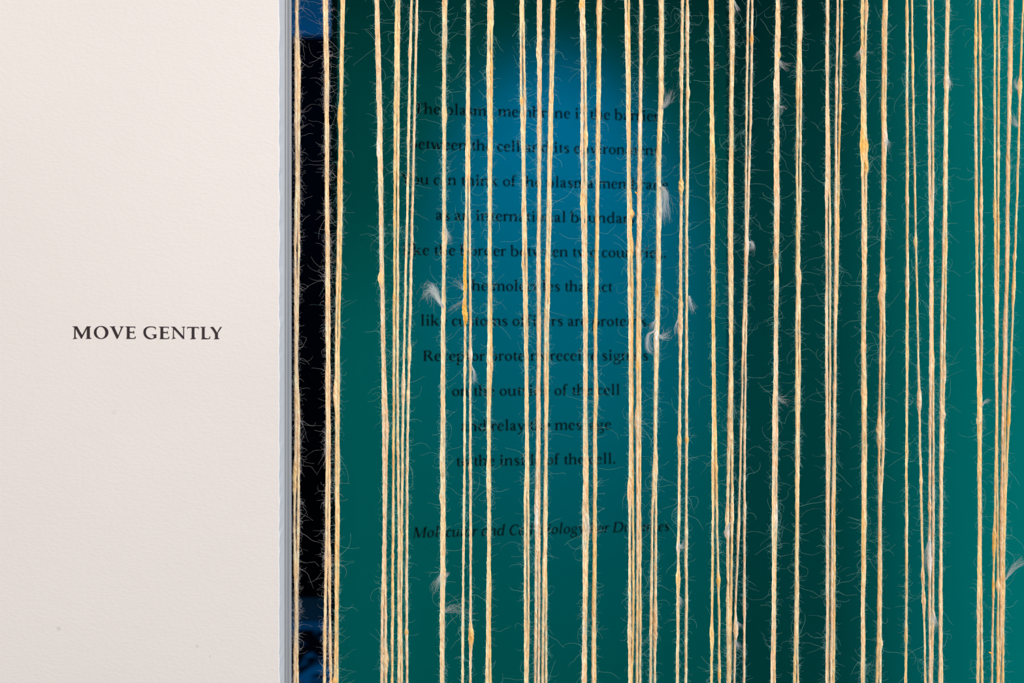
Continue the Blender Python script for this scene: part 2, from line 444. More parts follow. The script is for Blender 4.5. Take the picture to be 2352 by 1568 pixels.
RND = {
 'a': (500, brush((78, 345, 60), (120, 425, 66), (210, 448, 60), (300, 420, 100), (325, 330, 122), (325, 100, 122), (360, 38, 90), (420, 30, 55), (485, 62, 30)) + brush((330, 275, 45), (200, 232, 60), (98, 140, 118), (140, 42, 95), (220, 25, 62), (330, 92, 45)) + dot(92, 352, 46)),
 'b': (611, stem(118, 20, 740, foot=False, head='flag') + brush((150, 385, 40), (250, 447, 60), (400, 425, 95), (498, 238, 132), (420, 45, 95), (290, 12, 60), (110, 42, 60))),
 'c': (444, brush((398, 352, 80), (345, 432, 70), (270, 450, 62), (155, 405, 100), (92, 230, 128), (155, 58, 105), (280, 16, 68), (415, 82, 34))),
 'd': (611, stem(465, 0, 740, foot=False, head='flag') + [[(520, 0), (590, 30), (585, 52), (520, 62)]] + brush((432, 400, 40), (330, 450, 58), (185, 420, 98), (98, 228, 130), (180, 42, 98), (300, 14, 60), (430, 88, 45))),
 'e': (500, brush((92, 258, 38), (400, 268, 38)) + brush((412, 255, 56), (392, 375, 108), (285, 452, 60), (160, 408, 98), (92, 232, 128), (160, 58, 110), (295, 16, 68), (450, 92, 34))),
 'f': (389, stem(150, 0, 560) + brush((150, 540, 122), (182, 672, 100), (262, 726, 66), (345, 690, 66)) + ser(25, 320, 438, 46) + dot(345, 684, 44)),
 'g': (556, [tuple((ell(245, 312, 200, 158), ell(245, 312, 92, 122)))] + brush((150, 190, 52), (102, 122, 60), (180, 70, 80), (380, 45, 96), (478, -40, 96), (470, -140, 92), (360, -222, 66), (220, -238, 60), (92, -180, 76), (78, -90, 62), (180, -5, 44), (240, 30, 44)) + brush((370, 400, 52), (455, 436, 58), (538, 420, 54))),
 'h': (611, stem(118, 0, 740, head='flag') + arch(118, 462) + stem(462, 0, 300)),
 'i': (333, stem(165, 0, 462, head='flag') + dot(158, 640, 80)),
 'k': (611, stem(118, 0, 740, head='flag') + diag(160, 210, 420, 430, 58) + ser(330, 560, 445, 34) + diag(250, 300, 470, 20, 124) + ser(400, 600, 16, 32)),
 'l': (333, stem(165, 0, 740, head='flag')),
 'm': (889, stem(118, 0, 462, head='flag') + arch(118, 440) + stem(440, 0, 300) + arch(440, 762) + stem(762, 0, 300)),
 'n': (611, stem(118, 0, 462, head='flag') + arch(118, 462) + stem(462, 0, 300)),
 'o': (556, [tuple((ell(278, 231, 246, 240), ell(278, 231, 118, 186, math.radians(8))))]),
 'p': (611, stem(118, -270, 462, head='flag') + brush((150, 385, 40), (250, 447, 60), (400, 425, 95), (498, 238, 132), (420, 45, 95), (290, 12, 60), (150, 62, 50))),
 'r': (389, stem(118, 0, 462, head='flag') + brush((150, 325, 40), (220, 425, 60), (300, 440, 80), (352, 415, 88)) + dot(330, 412, 56)),
 's': (444, brush((368, 352, 50), (290, 446, 60), (160, 432, 85), (108, 345, 108), (220, 245, 124), (340, 150, 118), (310, 42, 88), (190, 14, 62), (72, 105, 42))),
 't': (333, stem(150, 90, 500, foot=False) + [[(30, 420), (60, 420), (211, 420), (211, 580), (190, 580)]] + brush((150, 130, 122), (172, 45, 92), (240, 22, 56), (322, 66, 30)) + ser(40, 315, 438, 46)),
 'u': (611, stem(118, 150, 462, foot=False, head='flag') + brush((118, 170, 122), (150, 60, 98), (250, 16, 62), (430, 92, 45)) + stem(462, 0, 462, foot=False, head='flag') + [[(520, 0), (590, 26), (585, 50), (520, 60)]]),
 'v': (556, diag(95, 460, 290, 10, 124) + diag(290, 0, 455, 460, 56) + ser(10, 230, 446, 34) + ser(370, 545, 446, 34)),
 'w': (833, diag(95, 460, 262, 10, 122) + diag(262, 0, 410, 440, 54) + diag(400, 460, 560, 10, 122) + diag(560, 0, 735, 460, 54) + ser(10, 220, 446, 34) + ser(320, 470, 446, 34) + ser(650, 825, 446, 34)),
 'y': (556, diag(95, 460, 300, 30, 124) + brush((460, 460, 54), (300, 20, 60), (215, -170, 66), (110, -225, 70)) + ser(10, 230, 446, 34) + ser(375, 548, 446, 34) + dot(105, -215, 50)),
 '.': (250, dot(125, 62, 76)), ' ': (250, []),
 'T': (667, stem(333, 0, 660, 132) + ser(30, 636, 652, 56) + [[(30, 680), (62, 680), (70, 560), (38, 540)], [(636, 680), (604, 680), (596, 560), (628, 540)]]),
 'Y': (667, stem(335, 0, 330, 130) + diag(120, 660, 335, 290, 126) + diag(560, 660, 350, 290, 60) + ser(20, 250, 664, 36) + ser(460, 655, 664, 36)),
 'R': (722, stem(145, 0, 681, 132, head='slab') + brush((150, 652, 46), (330, 655, 60), (470, 600, 105), (495, 500, 126), (440, 400, 100), (330, 350, 54), (160, 345, 48)) + diag(360, 350, 610, 16, 128) + ser(540, 730, 16, 34)),
 'M': (1000, stem(150, 0, 681, 66) + diag(180, 680, 480, 20, 130) + diag(480, 10, 800, 680, 58) + stem(830, 0, 681, 132) + ser(40, 210, 664, 36) + ser(790, 965, 664, 36)),
 'C': (722, brush((655, 520, 70), (590, 640, 72), (440, 668, 66), (240, 610, 100), (118, 345, 134), (240, 80, 112), (440, 14, 68), (675, 100, 40))),
 'B': (667, stem(145, 0, 681, 130, head='slab') + brush((150, 652, 46), (320, 655, 58), (455, 590, 108), (465, 500, 112), (380, 385, 60), (150, 370, 44)) + brush((150, 370, 44), (390, 365, 60), (540, 270, 118), (535, 150, 122), (430, 40, 70), (150, 28, 46))),
 'F': (556, stem(145, 0, 681, 132, head='slab') + ser(120, 530, 655, 52) + [[(500, 680), (534, 680), (540, 530), (515, 530)]] + ser(150, 410, 360, 48) + [[(395, 440), (425, 440), (425, 280), (400, 280)]]),
 'D': (833, stem(145, 0, 681, 132, head='slab') + brush((150, 650, 48), (400, 655, 66), (620, 560, 112), (705, 345, 136), (620, 110, 112), (400, 28, 66), (150, 30, 48))),
}
ITA = dict(RND)
ITA['a'] = (556, brush((430, 400, 45), (320, 450, 58), (185, 420, 98), (95, 228, 122), (160, 42, 95), (270, 24, 60), (410, 130, 45)) + stem(440, 60, 462, 118, foot=False) + brush((440, 110, 116), (470, 34, 80), (560, 60, 30)))
ITA['e'] = (444, brush((105, 225, 40), (280, 250, 46), (370, 330, 74), (330, 432, 66), (230, 448, 60), (130, 370, 105), (92, 215, 124), (150, 50, 105), (260, 18, 66), (390, 90, 34)))
for ch, wd in (('i', 333), ('l', 333)):
    ITA[ch] = (wd, stem(150, 60, 462 if ch == 'i' else 740, 116, foot=False, head='flag') + brush((150, 110, 114), (180, 34, 80), (290, 66, 30)) + (dot(170, 630, 76) if ch == 'i' else []))
ITA['n'] = (556, stem(118, 0, 462, 112, foot=False, head='flag') + arch(118, 430) + stem(430, 60, 300, 118, foot=False) + brush((430, 110, 116), (460, 34, 80), (560, 66, 30)))
ITA['m'] = (833, stem(118, 0, 462, 112, foot=False, head='flag') + arch(118, 400) + stem(400, 0, 300, 116, foot=False) + arch(400, 690) + stem(690, 60, 300, 118, foot=False) + brush((690, 110, 116), (720, 34, 80), (820, 66, 30)))
ITA['u'] = (556, stem(118, 150, 462, 116, foot=False, head='flag') + brush((118, 170, 116), (150, 50, 98), (240, 20, 60), (410, 130, 45)) + stem(430, 60, 462, 118, foot=False) + brush((430, 110, 116), (460, 34, 80), (560, 66, 30)))
ITA['r'] = (389, stem(118, 0, 462, 114, foot=False, head='flag') + brush((150, 300, 40), (220, 415, 60), (310, 440, 84), (360, 415, 84)))


def line_polys(text, font, slant):
    x, out = 0.0, []
    for ch in text:
        adv, polys = font[ch]
        for pl in polys:
            sh = lambda pts: [(x + px + slant * py, py) for px, py in pts]
            out.append(tuple(sh(r) for r in pl) if isinstance(pl, tuple) else sh(pl))
        x += adv
    return out, x


def along(px):
    """Distance along the text wall, from its left edge, of the point a photo column meets."""
    x, y = panel_point((px - 1176) / FPX)
    return math.hypot(x - PL[0], y - PL[1])


QUOTE = [('The plasma membrane is the barrier', 950, 1514), ('between the cell and its environment.', 938, 1521), ('You can think of the plasma membrane', 921, 1536),
         ('as an international boundary', 1000, 1463), ('like the border between two countries.', 924, 1531), ('The molecules that act', 1060, 1407),
         ('like customs officers are proteins.', 965, 1494), ('Receptor proteins receive signals', 971, 1490), ('on the outside of the cell', 1037, 1425),
         ('and relay the message', 1058, 1405), ('to the inside of the cell.', 1047, 1415), None, ('Molecular and Cell Biology For Dummies', 946, 1537)]
quote = bpy.data.objects.new('wall_quotation', None); COL.objects.link(quote)
quote.location = (PL[0] + tx * 0.21, PL[1] + ty * 0.21, EYE + 0.02)
tag(quote, 'black serif quotation of eleven centred lines and a slanted source line on teal wall', 'lettering')
qo = Vector(quote.location)
EM = 0.0166
for r, q in enumerate(QUOTE):
    if q is None: continue
    text, x0, x1 = q
    ital = r == 12
    polys, adv = line_polys(text, ITA if ital else RND, 0.2 if ital else 0.0)
    s0, s1 = along(x0), along(x1)
    kx = (s1 - s0) / adv
    zb = EYE + 0.2450 - 0.0380 * r
    f3 = lambda x, y, s0=s0, kx=kx, zb=zb: (PL[0] + tx * (s0 + x * kx) - qo.x, PL[1] + ty * (s0 + x * kx) - qo.y, zb + y * EM / 1000 - qo.z)
    extrude_polys('text_line', polys, f3, (-nx, -ny, 0), M_PRINT, quote)

# ------------------------------------------------------------------ the string curtain
CREAM, PINK, GOLD, BROWN, ORANGE, PALE = lin(250, 218, 170), lin(248, 213, 174), lin(248, 206, 138), lin(232, 190, 142), lin(250, 186, 84), lin(250, 236, 220)
GROUP = 'yarn strands of the string curtain'
YS = np.array([8, 200, 400, 600, 800, 1000, 1200, 1400, 1560], float)
DEPTH = 0.066
PXM = (D + DEPTH) / FPX            # metres per photo pixel at the curtain
STEP = 2.5
YG = np.arange(-60, 1630, STEP)
NG = len(YG)
SIDES = 12


def pchip(xs, ys, xq):
    h = np.diff(xs); d = np.diff(ys) / h
    m = np.zeros(len(xs))
    m[1:-1] = np.where(d[:-1] * d[1:] > 0, 2 * d[:-1] * d[1:] / (d[:-1] + d[1:] + 1e-12), 0.5 * (d[:-1] + d[1:]) * 0.3)
    m[0], m[-1] = d[0], d[-1]
    i = np.clip(np.searchsorted(xs, xq) - 1, 0, len(xs) - 2)
    t = (xq - xs[i]) / h[i]
    tc = np.clip(t, -0.4, 1.4)
    t2, t3 = tc * tc, tc ** 3
    return (2 * t3 - 3 * t2 + 1) * ys[i] + (t3 - 2 * t2 + tc) * h[i] * m[i] + (-2 * t3 + 3 * t2) * ys[i + 1] + (t3 - t2) * h[i] * m[i + 1]


def fib(n, sides):
    """Short slanting fibre streaks: noise drawn out along the strand and sheared around it."""
    g = rng.normal(0, 1, (n, sides))
    g = (g + np.roll(g, 1, 0) + np.roll(np.roll(g, 2, 0), 1, 1) + np.roll(np.roll(g, 3, 0), 1, 1)) / 2.0
    return g


def tube(C, R, col, sides=SIDES, twist=0.10, ridge=0.055, phase=None):
    """A twisted fibre tube: centreline C (n,3), radius R (n,), colour (n,3) -> vertices, quads, vertex colours."""
    n = len(R)
    th = np.linspace(0, 2 * math.pi, sides, endpoint=False)[None, :]
    v = np.arange(n)[:, None] * STEP
    ph = rng.uniform(0, 6.28, 4) if phase is None else phase
    a = th - twist * v
    amp = 1 + 0.5 * snoise(n, 14)[:, None]
    ring = 1 + ridge * amp * np.cos(2 * a + ph[0]) + ridge * 0.45 * np.cos(5 * a + ph[1]) + fib(n, sides) * 0.075
    rr = R[:, None] * ring
    X = C[:, 0:1] + rr * np.cos(th)
    Y = C[:, 1:2] + rr * np.sin(th)
    Z = np.repeat(C[:, 2:3], sides, 1)
    Vv = np.stack([X, Y, Z], -1).reshape(-1, 3)
    streak = 1 + 0.04 * np.cos(3 * a + ph[2]) + 0.04 * np.cos(7 * a + ph[3]) + fib(n, sides) * 0.15 + 0.05 * snoise(n, 4)[:, None]
    cc = np.clip(col[:, None, :] * streak[:, :, None] ** np.array([0.7, 1.0, 1.5]), 0.0, 0.95).reshape(-1, 3)
    i = np.arange(n - 1)[:, None] * sides
    j = np.arange(sides)[None, :]; k = (j + 1) % sides
    Fq = np.stack([i + j, i + k, i + sides + k, i + sides + j], -1).reshape(-1, 4)
    return Vv, Fq, cc


def hairs(root, d0, length, omega, jitter, r0, col, k=9, sides=3):
    """Curled fibres: roots (n,3), start directions (n,3), lengths (n,) -> tri-sided tapering tubes."""
    n = len(root)
    ax = rng.normal(size=(n, 3)); ax /= np.linalg.norm(ax, axis=1)[:, None]
    ax[:, 1] *= 2.2; ax /= np.linalg.norm(ax, axis=1)[:, None]
    p = root.copy(); d = d0 / (np.linalg.norm(d0, axis=1)[:, None] + 1e-9)
    pts = [p.copy()]; dirs = [d.copy()]
    w = omega[:, None]
    for s in range(k - 1):
        c, sn = np.cos(w), np.sin(w)
        d = d * c + np.cross(ax, d) * sn + ax * (np.sum(ax * d, 1)[:, None]) * (1 - c)
        d = d + rng.normal(size=(n, 3)) * jitter
        d /= np.linalg.norm(d, axis=1)[:, None]
        p = p + d * (length / (k - 1))[:, None]
        pts.append(p.copy()); dirs.append(d.copy())
    Pn = np.stack(pts, 1); Dn = np.stack(dirs, 1)
    up = np.where(np.abs(Dn[..., 1:2]) > 0.9, np.array([1.0, 0, 0]), np.array([0, 1.0, 0]))
    u = np.cross(Dn, up); u /= np.linalg.norm(u, axis=-1)[..., None] + 1e-9
    v = np.cross(Dn, u)
    tap = np.linspace(1.0, 0.45, k)[None, :, None] * r0[:, None, None]
    ring = []
    for s in range(sides):
        a = 2 * math.pi * s / sides
        ring.append(Pn + (u * math.cos(a) + v * math.sin(a)) * tap)
    Vv = np.stack(ring, 2).reshape(-1, 3)
    base = (np.arange(n) * k * sides)[:, None, None]
    i = (np.arange(k - 1) * sides)[None, :, None]
    j = np.arange(sides)[None, None, :]; q = (j + 1) % sides
    Fq = np.stack([base + i + j, base + i + q, base + i + sides + q, base + i + sides + j], -1).reshape(-1, 4)
    cc = np.repeat(col, k * sides, 0)
    return Vv, Fq, cc


def keep_clear(Vv):
    """Fibres by the door edge stay behind the metal channel."""
    m = Vv[:, 0] < JAMB_X + 0.002
    Vv[m, 1] = np.maximum(Vv[m, 1], TRIM_END + 0.0012)
    return Vv


# key: (zoom offset, traced columns, radius px, tint, front/back in the pair, label, slubs)
# slub: (y, half length px, extra radius px, sideways px, colour or None)
S = {}


def strand(key, off_, xs, rad, tint, label, slubs=(), back=0.0, fuzz=1.0):
    S[key] = dict(x=np.array([off_ + v / 3.92 for v in xs]), rad=rad, tint=tint, label=label, slubs=slubs, back=back, fuzz=fuzz)


strand('a', 660, [84, 76, 82, 72, 76, 76, 65, 76, 64], 3.2, CREAM, 'cream yarn strand nearest the white wall edge, left of the first touching pair', [(1095, 36, 2.2, -1.5, GOLD)], 0, 1.7)
strand('b', 660, [88, 104, 102, 102, 86, 102, 98, 88, 92], 3.2, CREAM, 'right-hand cream yarn strand of the touching pair beside the white wall edge', [(150, 60, 1.2, 0, None)], 1, 1.7)
strand('c', 660, [332, 344, 350, 356, 357, 356, 352, 343, 335], 3.0, CREAM, 'left strand of the fuzzy pair in the black gap, splitting away towards the bottom', [(1460, 40, 1.2, -1, GOLD)], 0, 1.8)
strand('d', 660, [352, 362, 364, 372, 377, 376, 377, 383, 391], 3.1, CREAM, 'right strand of the fuzzy pair hanging in the black gap', [], 1, 1.8)
strand('e', 660, [488, 480, 466, 456, 438, 440, 440, 437, 428], 3.0, GOLD, "left strand of the pair over the teal wall's left edge, orange knot at bottom", [(268, 28, 2.0, -2, ORANGE), (905, 26, 2.4, -3, CREAM), (1564, 8, 2.2, -1, ORANGE)], 1)
strand('f', 660, [510, 492, 488, 478, 462, 460, 460, 450, 449], 3.0, GOLD, "right strand of the pair over the teal wall's left edge", [], 0)
strand('g', 660, [798, 815, 829, 846, 858, 868, 870, 857, 853], 3.0, PINK, 'left strand of the first pair on teal, with a pear-shaped pale lump', [(640, 17, 3.2, -3.5, GOLD), (340, 22, 1.5, -2, PALE)], 0)
strand('h', 660, [818, 838, 850, 858, 870, 896, 882, 884, 887], 3.0, PINK, 'right strand of the first pair on teal, beside the pear-shaped lump', [(985, 24, 1.4, 1.5, None), (1515, 22, 2.4, 2.5, CREAM)], 1)
strand('i', 660, [982, 974, 968, 965, 960, 956, 952, 947, 943], 2.9, GOLD, "left strand of the straight pair just left of the quotation's first word", [(690, 20, 0.8, -1, None)], 0)
strand('j', 660, [1003, 1000, 998, 994, 992, 994, 1004, 1003, 1004], 2.9, CREAM, "right strand of the straight pair just left of the quotation's first word", [], 1)
strand('k', 660, [1118, 1101, 1087, 1070, 1052, 1039, 1030, 1026, 1028], 2.8, CREAM, "slanting yarn strand just left of the first line's T, meeting its left neighbour low down", [(890, 30, 1.7, 0, PINK), (120, 12, 1.2, -1, None)], 0)
strand('l', 660, [1167, 1152, 1134, 1116, 1100, 1083, 1077, 1074, 1077], 2.9, CREAM, "slanting yarn strand crossing the T of the first line, tiny orange knot near bottom", [(812, 18, 2.0, 0, GOLD), (1451, 5, 1.8, 0, ORANGE), (910, 14, 1.2, -1, None)], 1)
strand('m', 660, [1407, 1409, 1408, 1406, 1396, 1394, 1392, 1388, 1391], 3.2, CREAM, 'left strand of the pair with the big white tuft curling left at mid-height', [(1140, 16, 1.5, -2, None), (1060, 30, 1.4, -1.5, None)], 0, 1.35)
strand('n', 660, [1428, 1418, 1417, 1414, 1411, 1411, 1412, 1408, 1402], 3.0, CREAM, 'right strand of the pair with the big white tuft, small fluff at right', [(545, 26, 2.0, 2.5, PINK), (265, 20, 1.6, 1.5, GOLD), (85, 26, 1.6, 1, PINK), (1320, 18, 1.2, 1, None)], 1, 1.35)
strand('o', 660, [1622, 1620, 1614, 1603, 1601, 1596, 1590, 1582, 1580], 2.6, CREAM, 'yarn strand with the long twisted orange lump left of the word molecules', [(560, 36, 1.2, 0, GOLD), (850, 16, 1.2, 0, None)], 0)
strand('p', 660, [1634, 1631, 1637, 1643, 1648, 1648, 1650, 1651, 1650], 2.7, CREAM, 'yarn strand right of the orange-lumped one, with an orange lump near the bottom', [(330, 70, 1.4, -1, GOLD), (815, 16, 1.8, 1, PALE), (1462, 26, 3.2, 1.5, ORANGE), (1075, 9, 1.4, -1.6, CREAM)], 1)
strand('q', 660, [1815, 1812, 1819, 1818, 1814, 1812, 1812, 1805, 1799], 3.2, CREAM, "left strand of the pair crossing the final a of 'plasma' in the first line", [(170, 40, 1.2, -1, None), (1100, 40, 1.2, -1, None)], 0)
strand('r', 660, [1838, 1838, 1834, 1828, 1834, 1820, 1821, 1822, 1827], 3.1, GOLD, "right strand of the pair crossing the final a of 'plasma' in the first line", [(30, 40, 1.8, 1, CREAM), (845, 28, 1.2, 1, BROWN)], 1)
strand('s', 1180, [64, 67, 84, 87, 105, 112, 103, 105, 105], 2.7, CREAM, "left strand of the pair over 'membrane', small orange fleck beside first line", [(232, 12, 1.3, 0, ORANGE), (605, 12, 1.2, -1.5, None), (480, 18, 0.9, -1, BROWN)], 0)
strand('t', 1180, [82, 97, 96, 112, 118, 124, 131, 131, 122], 2.8, CREAM, "right strand of the pair over the b of 'membrane' in the first line", [(245, 40, 0.8, 0, PINK), (825, 14, 1.1, 0, None)], 1)
strand('u', 1180, [222, 224, 225, 219, 217, 211, 202, 200, 194], 3.0, PINK, "left strand of the pale pair that partly hides the word 'and', second line", [(122, 14, 1.6, -1.5, CREAM), (300, 14, 0.9, -1, None), (1190, 40, 1.1, 0, PALE)], 0)
strand('v', 1180, [245, 238, 234, 230, 232, 229, 228, 227, 223], 3.0, PINK, "right strand of the pale pair that partly hides the word 'and', second line", [], 1)
strand('w', 1180, [344, 328, 313, 300, 284, 285, 277, 266, 260], 2.9, CREAM, "left strand of the leaning pair just left of the word 'its'", [(615, 22, 1.5, -1.5, GOLD)], 0)
strand('x', 1180, [366, 349, 333, 320, 305, 298, 292, 290, 291], 2.9, CREAM, "right strand of the leaning pair beside the word 'its'", [], 1)
strand('y', 1180, [610, 616, 617, 630, 638, 638, 634, 632, 622], 3.1, PINK, "left strand of the wavy pair between 'its' and 'environment', orange knot on top", [(10, 12, 1.8, -1, ORANGE), (462, 24, 1.9, 0, GOLD), (340, 28, 1.2, -1, PINK)], 0, 1.2)
strand('z', 1180, [630, 644, 648, 651, 655, 652, 663, 650, 645], 3.1, CREAM, "right strand of the wavy pair between 'its' and 'environment', golden bulge above mid-height", [(318, 20, 1.9, 1.5, GOLD), (1050, 50, 1.3, 1, None), (1205, 26, 1.4, 1, PALE)], 1, 1.2)
strand('aa', 1180, [762, 755, 748, 742, 734, 727, 723, 718, 712], 2.9, GOLD, "left strand of the clean straight pair crossing the word 'the', first line", [(25, 16, 1.2, -1.3, None), (755, 24, 1.4, -1, GOLD)], 0, 0.75)
strand('bb', 1180, [781, 773, 760, 753, 741, 739, 736, 731, 732], 2.9, GOLD, "right strand of the clean straight pair crossing the word 'the', first line", [(905, 34, 1.0, 1, GOLD)], 1, 0.75)
strand('cc', 1180, [1008, 1022, 1030, 1036, 1047, 1052, 1045, 1045, 1043], 3.0, CREAM, "left strand of the pair over 'countries', with a lump at far left low down", [(1128, 30, 2.2, -2.5, BROWN), (1450, 26, 1.3, -1.5, None)], 0)
strand('dd', 1180, [1034, 1043, 1041, 1062, 1066, 1066, 1074, 1077, 1064], 2.9, GOLD, "right strand of the pair over 'countries', jutting golden lump beside 'boundary'", [(492, 9, 3.4, 3.6, GOLD), (470, 30, 1.4, 1, GOLD), (566, 20, 2.4, 1, GOLD)], 1)
strand('ee', 1180, [1142, 1136, 1126, 1118, 1112, 1112, 1114, 1112, 1109], 2.9, PINK, "left strand of the pair crossing the b of the right-hand 'membrane'", [(290, 24, 1.2, 0, PALE), (965, 24, 2.2, -1, PINK), (838, 10, 0.9, -0.5, ORANGE), (575, 24, 1.1, -1, None)], 0)
strand('ff', 1180, [1151, 1148, 1141, 1137, 1134, 1136, 1137, 1139, 1138], 2.8, CREAM, "right strand of the pair crossing the right-hand 'membrane', third line", [], 1)
strand('gg', 1180, [1320, 1317, 1298, 1292, 1280, 1271, 1247, 1238, 1233], 3.1, CREAM, 'left strand of the pair with white tufts past the line ends, forking low down', [(775, 30, 1.7, -1.5, PALE), (330, 50, 1.2, -0.5, GOLD), (670, 20, 0.9, 0, ORANGE)], 0, 1.3)
strand('hh', 1180, [1340, 1337, 1315, 1311, 1297, 1280, 1280, 1274, 1269], 3.0, CREAM, 'right strand of the tufted pair past the line ends, thick at the bottom', [(470, 50, 1.2, 1, PALE), (1440, 50, 1.9, 0.5, BROWN), (205, 14, 1.2, 1, None), (1070, 30, 0.9, 1, None)], 1, 1.3)
strand('ii', 1180, [1520, 1511, 1508, 1505, 1501, 1494, 1486, 1480, 1474], 3.0, CREAM, 'single yarn strand just right of the text with an oval orange lump', [(700, 44, 1.2, 0, GOLD), (155, 24, 1.4, -0.5, CREAM), (745, 46, 1.6, -1, PINK), (1330, 22, 2.0, 0, GOLD), (1010, 14, 1.2, -0.5, GOLD), (1255, 14, 1.4, -1, PALE), (466, 5, 0.6, 0, BROWN)], 0)
strand('jj', 1180, [1562, 1565, 1562, 1557, 1556, 1557, 1553, 1554, 1550], 3.2, CREAM, 'single yarn strand, second right of the text, tiny orange knot below mid-height', [(1010, 8, 1.5, 1, ORANGE), (215, 12, 1.3, 1.5, None), (60, 40, 0.9, 0, PINK), (880, 30, 1.0, 0, None)], 0)
strand('kk', 1180, [1769, 1779, 1778, 1786, 1796, 1795, 1793, 1786, 1782], 2.8, GOLD, 'left strand of the pair left of the dark corner, forking below mid-height', [(1460, 26, 1.9, -0.5, GOLD)], 0, 0.75)
strand('ll', 1180, [1791, 1787, 1803, 1802, 1804, 1818, 1830, 1848, 1851], 2.8, GOLD, 'right strand of the forking pair left of the dark corner, looped orange knot', [(1333, 14, 1.7, 1, ORANGE), (1075, 10, 1.2, 1, None), (1548, 10, 0.7, 0, ORANGE)], 1, 0.75)
strand('mm', 1180, [1954, 1956, 1947, 1943, 1948, 1938, 1928, 1928, 1930], 3.1, CREAM, 'left strand of the pair hanging along the dark corner', [(985, 60, 1.6, 0, BROWN), (1195, 30, 2.2, -1.5, CREAM), (1224, 12, 1.8, -3, PALE)], 0, 1.15)
strand('nn', 1180, [1975, 1969, 1965, 1967, 1964, 1965, 1965, 1955, 1948], 3.0, CREAM, 'right strand of the pair hanging along the dark corner', [(100, 30, 0.9, 1, PINK), (1185, 30, 1.8, 1, CREAM)], 1, 1.15)
strand('oo', 1180, [2110, 2097, 2092, 2088, 2064, 2046, 2026, 1998, 1987], 2.5, PINK, 'slanting yarn strand right of the dark corner with a pinkish lump low down', [(1440, 24, 2.6, 1, PINK), (1210, 36, 1.2, 0, CREAM), (570, 40, 0.8, 0, None)], 0)
strand('pp', 1180, [2146, 2138, 2119, 2096, 2089, 2081, 2078, 2076, 2074], 2.7, PINK, 'slanting yarn strand right of the corner with a curled white wisp above mid-height', [(90, 14, 1.0, 0, ORANGE), (1395, 24, 1.0, 0, None), (565, 20, 1.8, 1.2, PALE)], 1)
strand('qq', 1752, [130, 117, 114, 115, 112, 98, 95, 94, 82], 3.0, PINK, 'left strand of the fuzzy pair in the darkest teal, first past the corner', [(195, 20, 1.6, -1, PINK), (580, 14, 1.2, -1.2, BROWN)], 0, 1.35)
strand('rr', 1752, [143, 138, 137, 132, 126, 123, 118, 106, 108], 3.0, PINK, 'right strand of the fuzzy pair in the darkest teal past the corner', [(75, 40, 1.2, 1, None), (127, 8, 1.8, 2.2, ORANGE), (1185, 30, 1.2, 0, PALE)], 1, 1.35)
strand('ss', 1752, [325, 316, 309, 312, 304, 306, 304, 296, 287], 3.0, CREAM, 'left strand of the second fuzzy pair past the corner, thin neck above mid-height', [(55, 26, 1.5, -1, PINK), (210, 26, 1.0, -1, None), (620, 20, 1.2, -1, None)], 0, 1.1)
strand('tt', 1752, [339, 342, 338, 326, 330, 322, 313, 312, 315], 3.0, CREAM, 'right strand of the second fuzzy pair past the corner, bulge above mid-height', [(640, 18, 2.1, 1.5, BROWN), (60, 26, 1.2, 1, PINK)], 1, 1.1)
strand('uu', 1752, [578, 578, 577, 575, 576, 578, 579, 582, 577], 2.8, PINK, 'left strand of the straight pair third past the corner', [(150, 20, 0.9, 0, None), (430, 40, 0.9, 0, None)], 0)
strand('vv', 1752, [588, 588, 600, 605, 605, 602, 590, 589, 583], 2.5, CREAM, 'right strand of the straight pair third past the corner, parting at mid-height', [(500, 14, 0.8, 0.5, None), (990, 20, 0.8, 0, BROWN)], 1)
strand('ww', 1752, [675, 665, 657, 655, 649, 640, 625, 623, 614], 2.9, PINK, 'left strand of the pair drifting leftward down to a straight pair, teal side wall', [(890, 10, 1.2, -1, None)], 0)
strand('xx', 1752, [711, 700, 682, 673, 655, 648, 643, 642, 636], 2.7, GOLD, 'right strand of the pair drifting leftward down to a straight pair, teal side wall', [(245, 8, 0.8, 0, GOLD)], 1)
strand('yy', 1752, [898, 895, 900, 905, 898, 904, 901, 898, 898], 3.1, GOLD, 'left strand of the knotted pair mid teal side wall, orange twist near top', [(200, 18, 1.9, -1.5, BROWN), (332, 26, 1.8, -1, ORANGE), (118, 10, 1.2, -1, PINK), (905, 50, 0.8, 0, None)], 0, 1.1)
strand('zz', 1752, [931, 918, 928, 922, 917, 926, 919, 911, 911], 3.1, CREAM, 'right strand of the knotted pair mid teal side wall, orange kink near top', [(335, 16, 1.8, 2, ORANGE), (382, 16, 1.8, 2.5, ORANGE), (22, 20, 1.6, 1, BROWN), (910, 20, 0.9, 1, None), (795, 22, 1.0, 0, BROWN)], 1, 1.1)
strand('ac', 1752, [1093, 1080, 1080, 1073, 1060, 1048, 1048, 1042, 1028], 3.0, BROWN, 'left strand of the pair with a broad flat swelling, splitting below mid-height', [(655, 44, 2.1, -1, BROWN), (683, 12, 1.8, -3, BROWN), (500, 24, 1.2, -1, None), (990, 36, 2.8, -1.2, CREAM)], 0)
strand('ad', 1752, [1114, 1103, 1098, 1088, 1092, 1085, 1060, 1060, 1057], 2.9, CREAM, 'right strand of the pair with a broad flat swelling, small bump near bottom', [(640, 30, 1.5, 1, None), (320, 26, 1.6, 1, PALE), (1476, 10, 2.0, 2.2, CREAM)], 1)
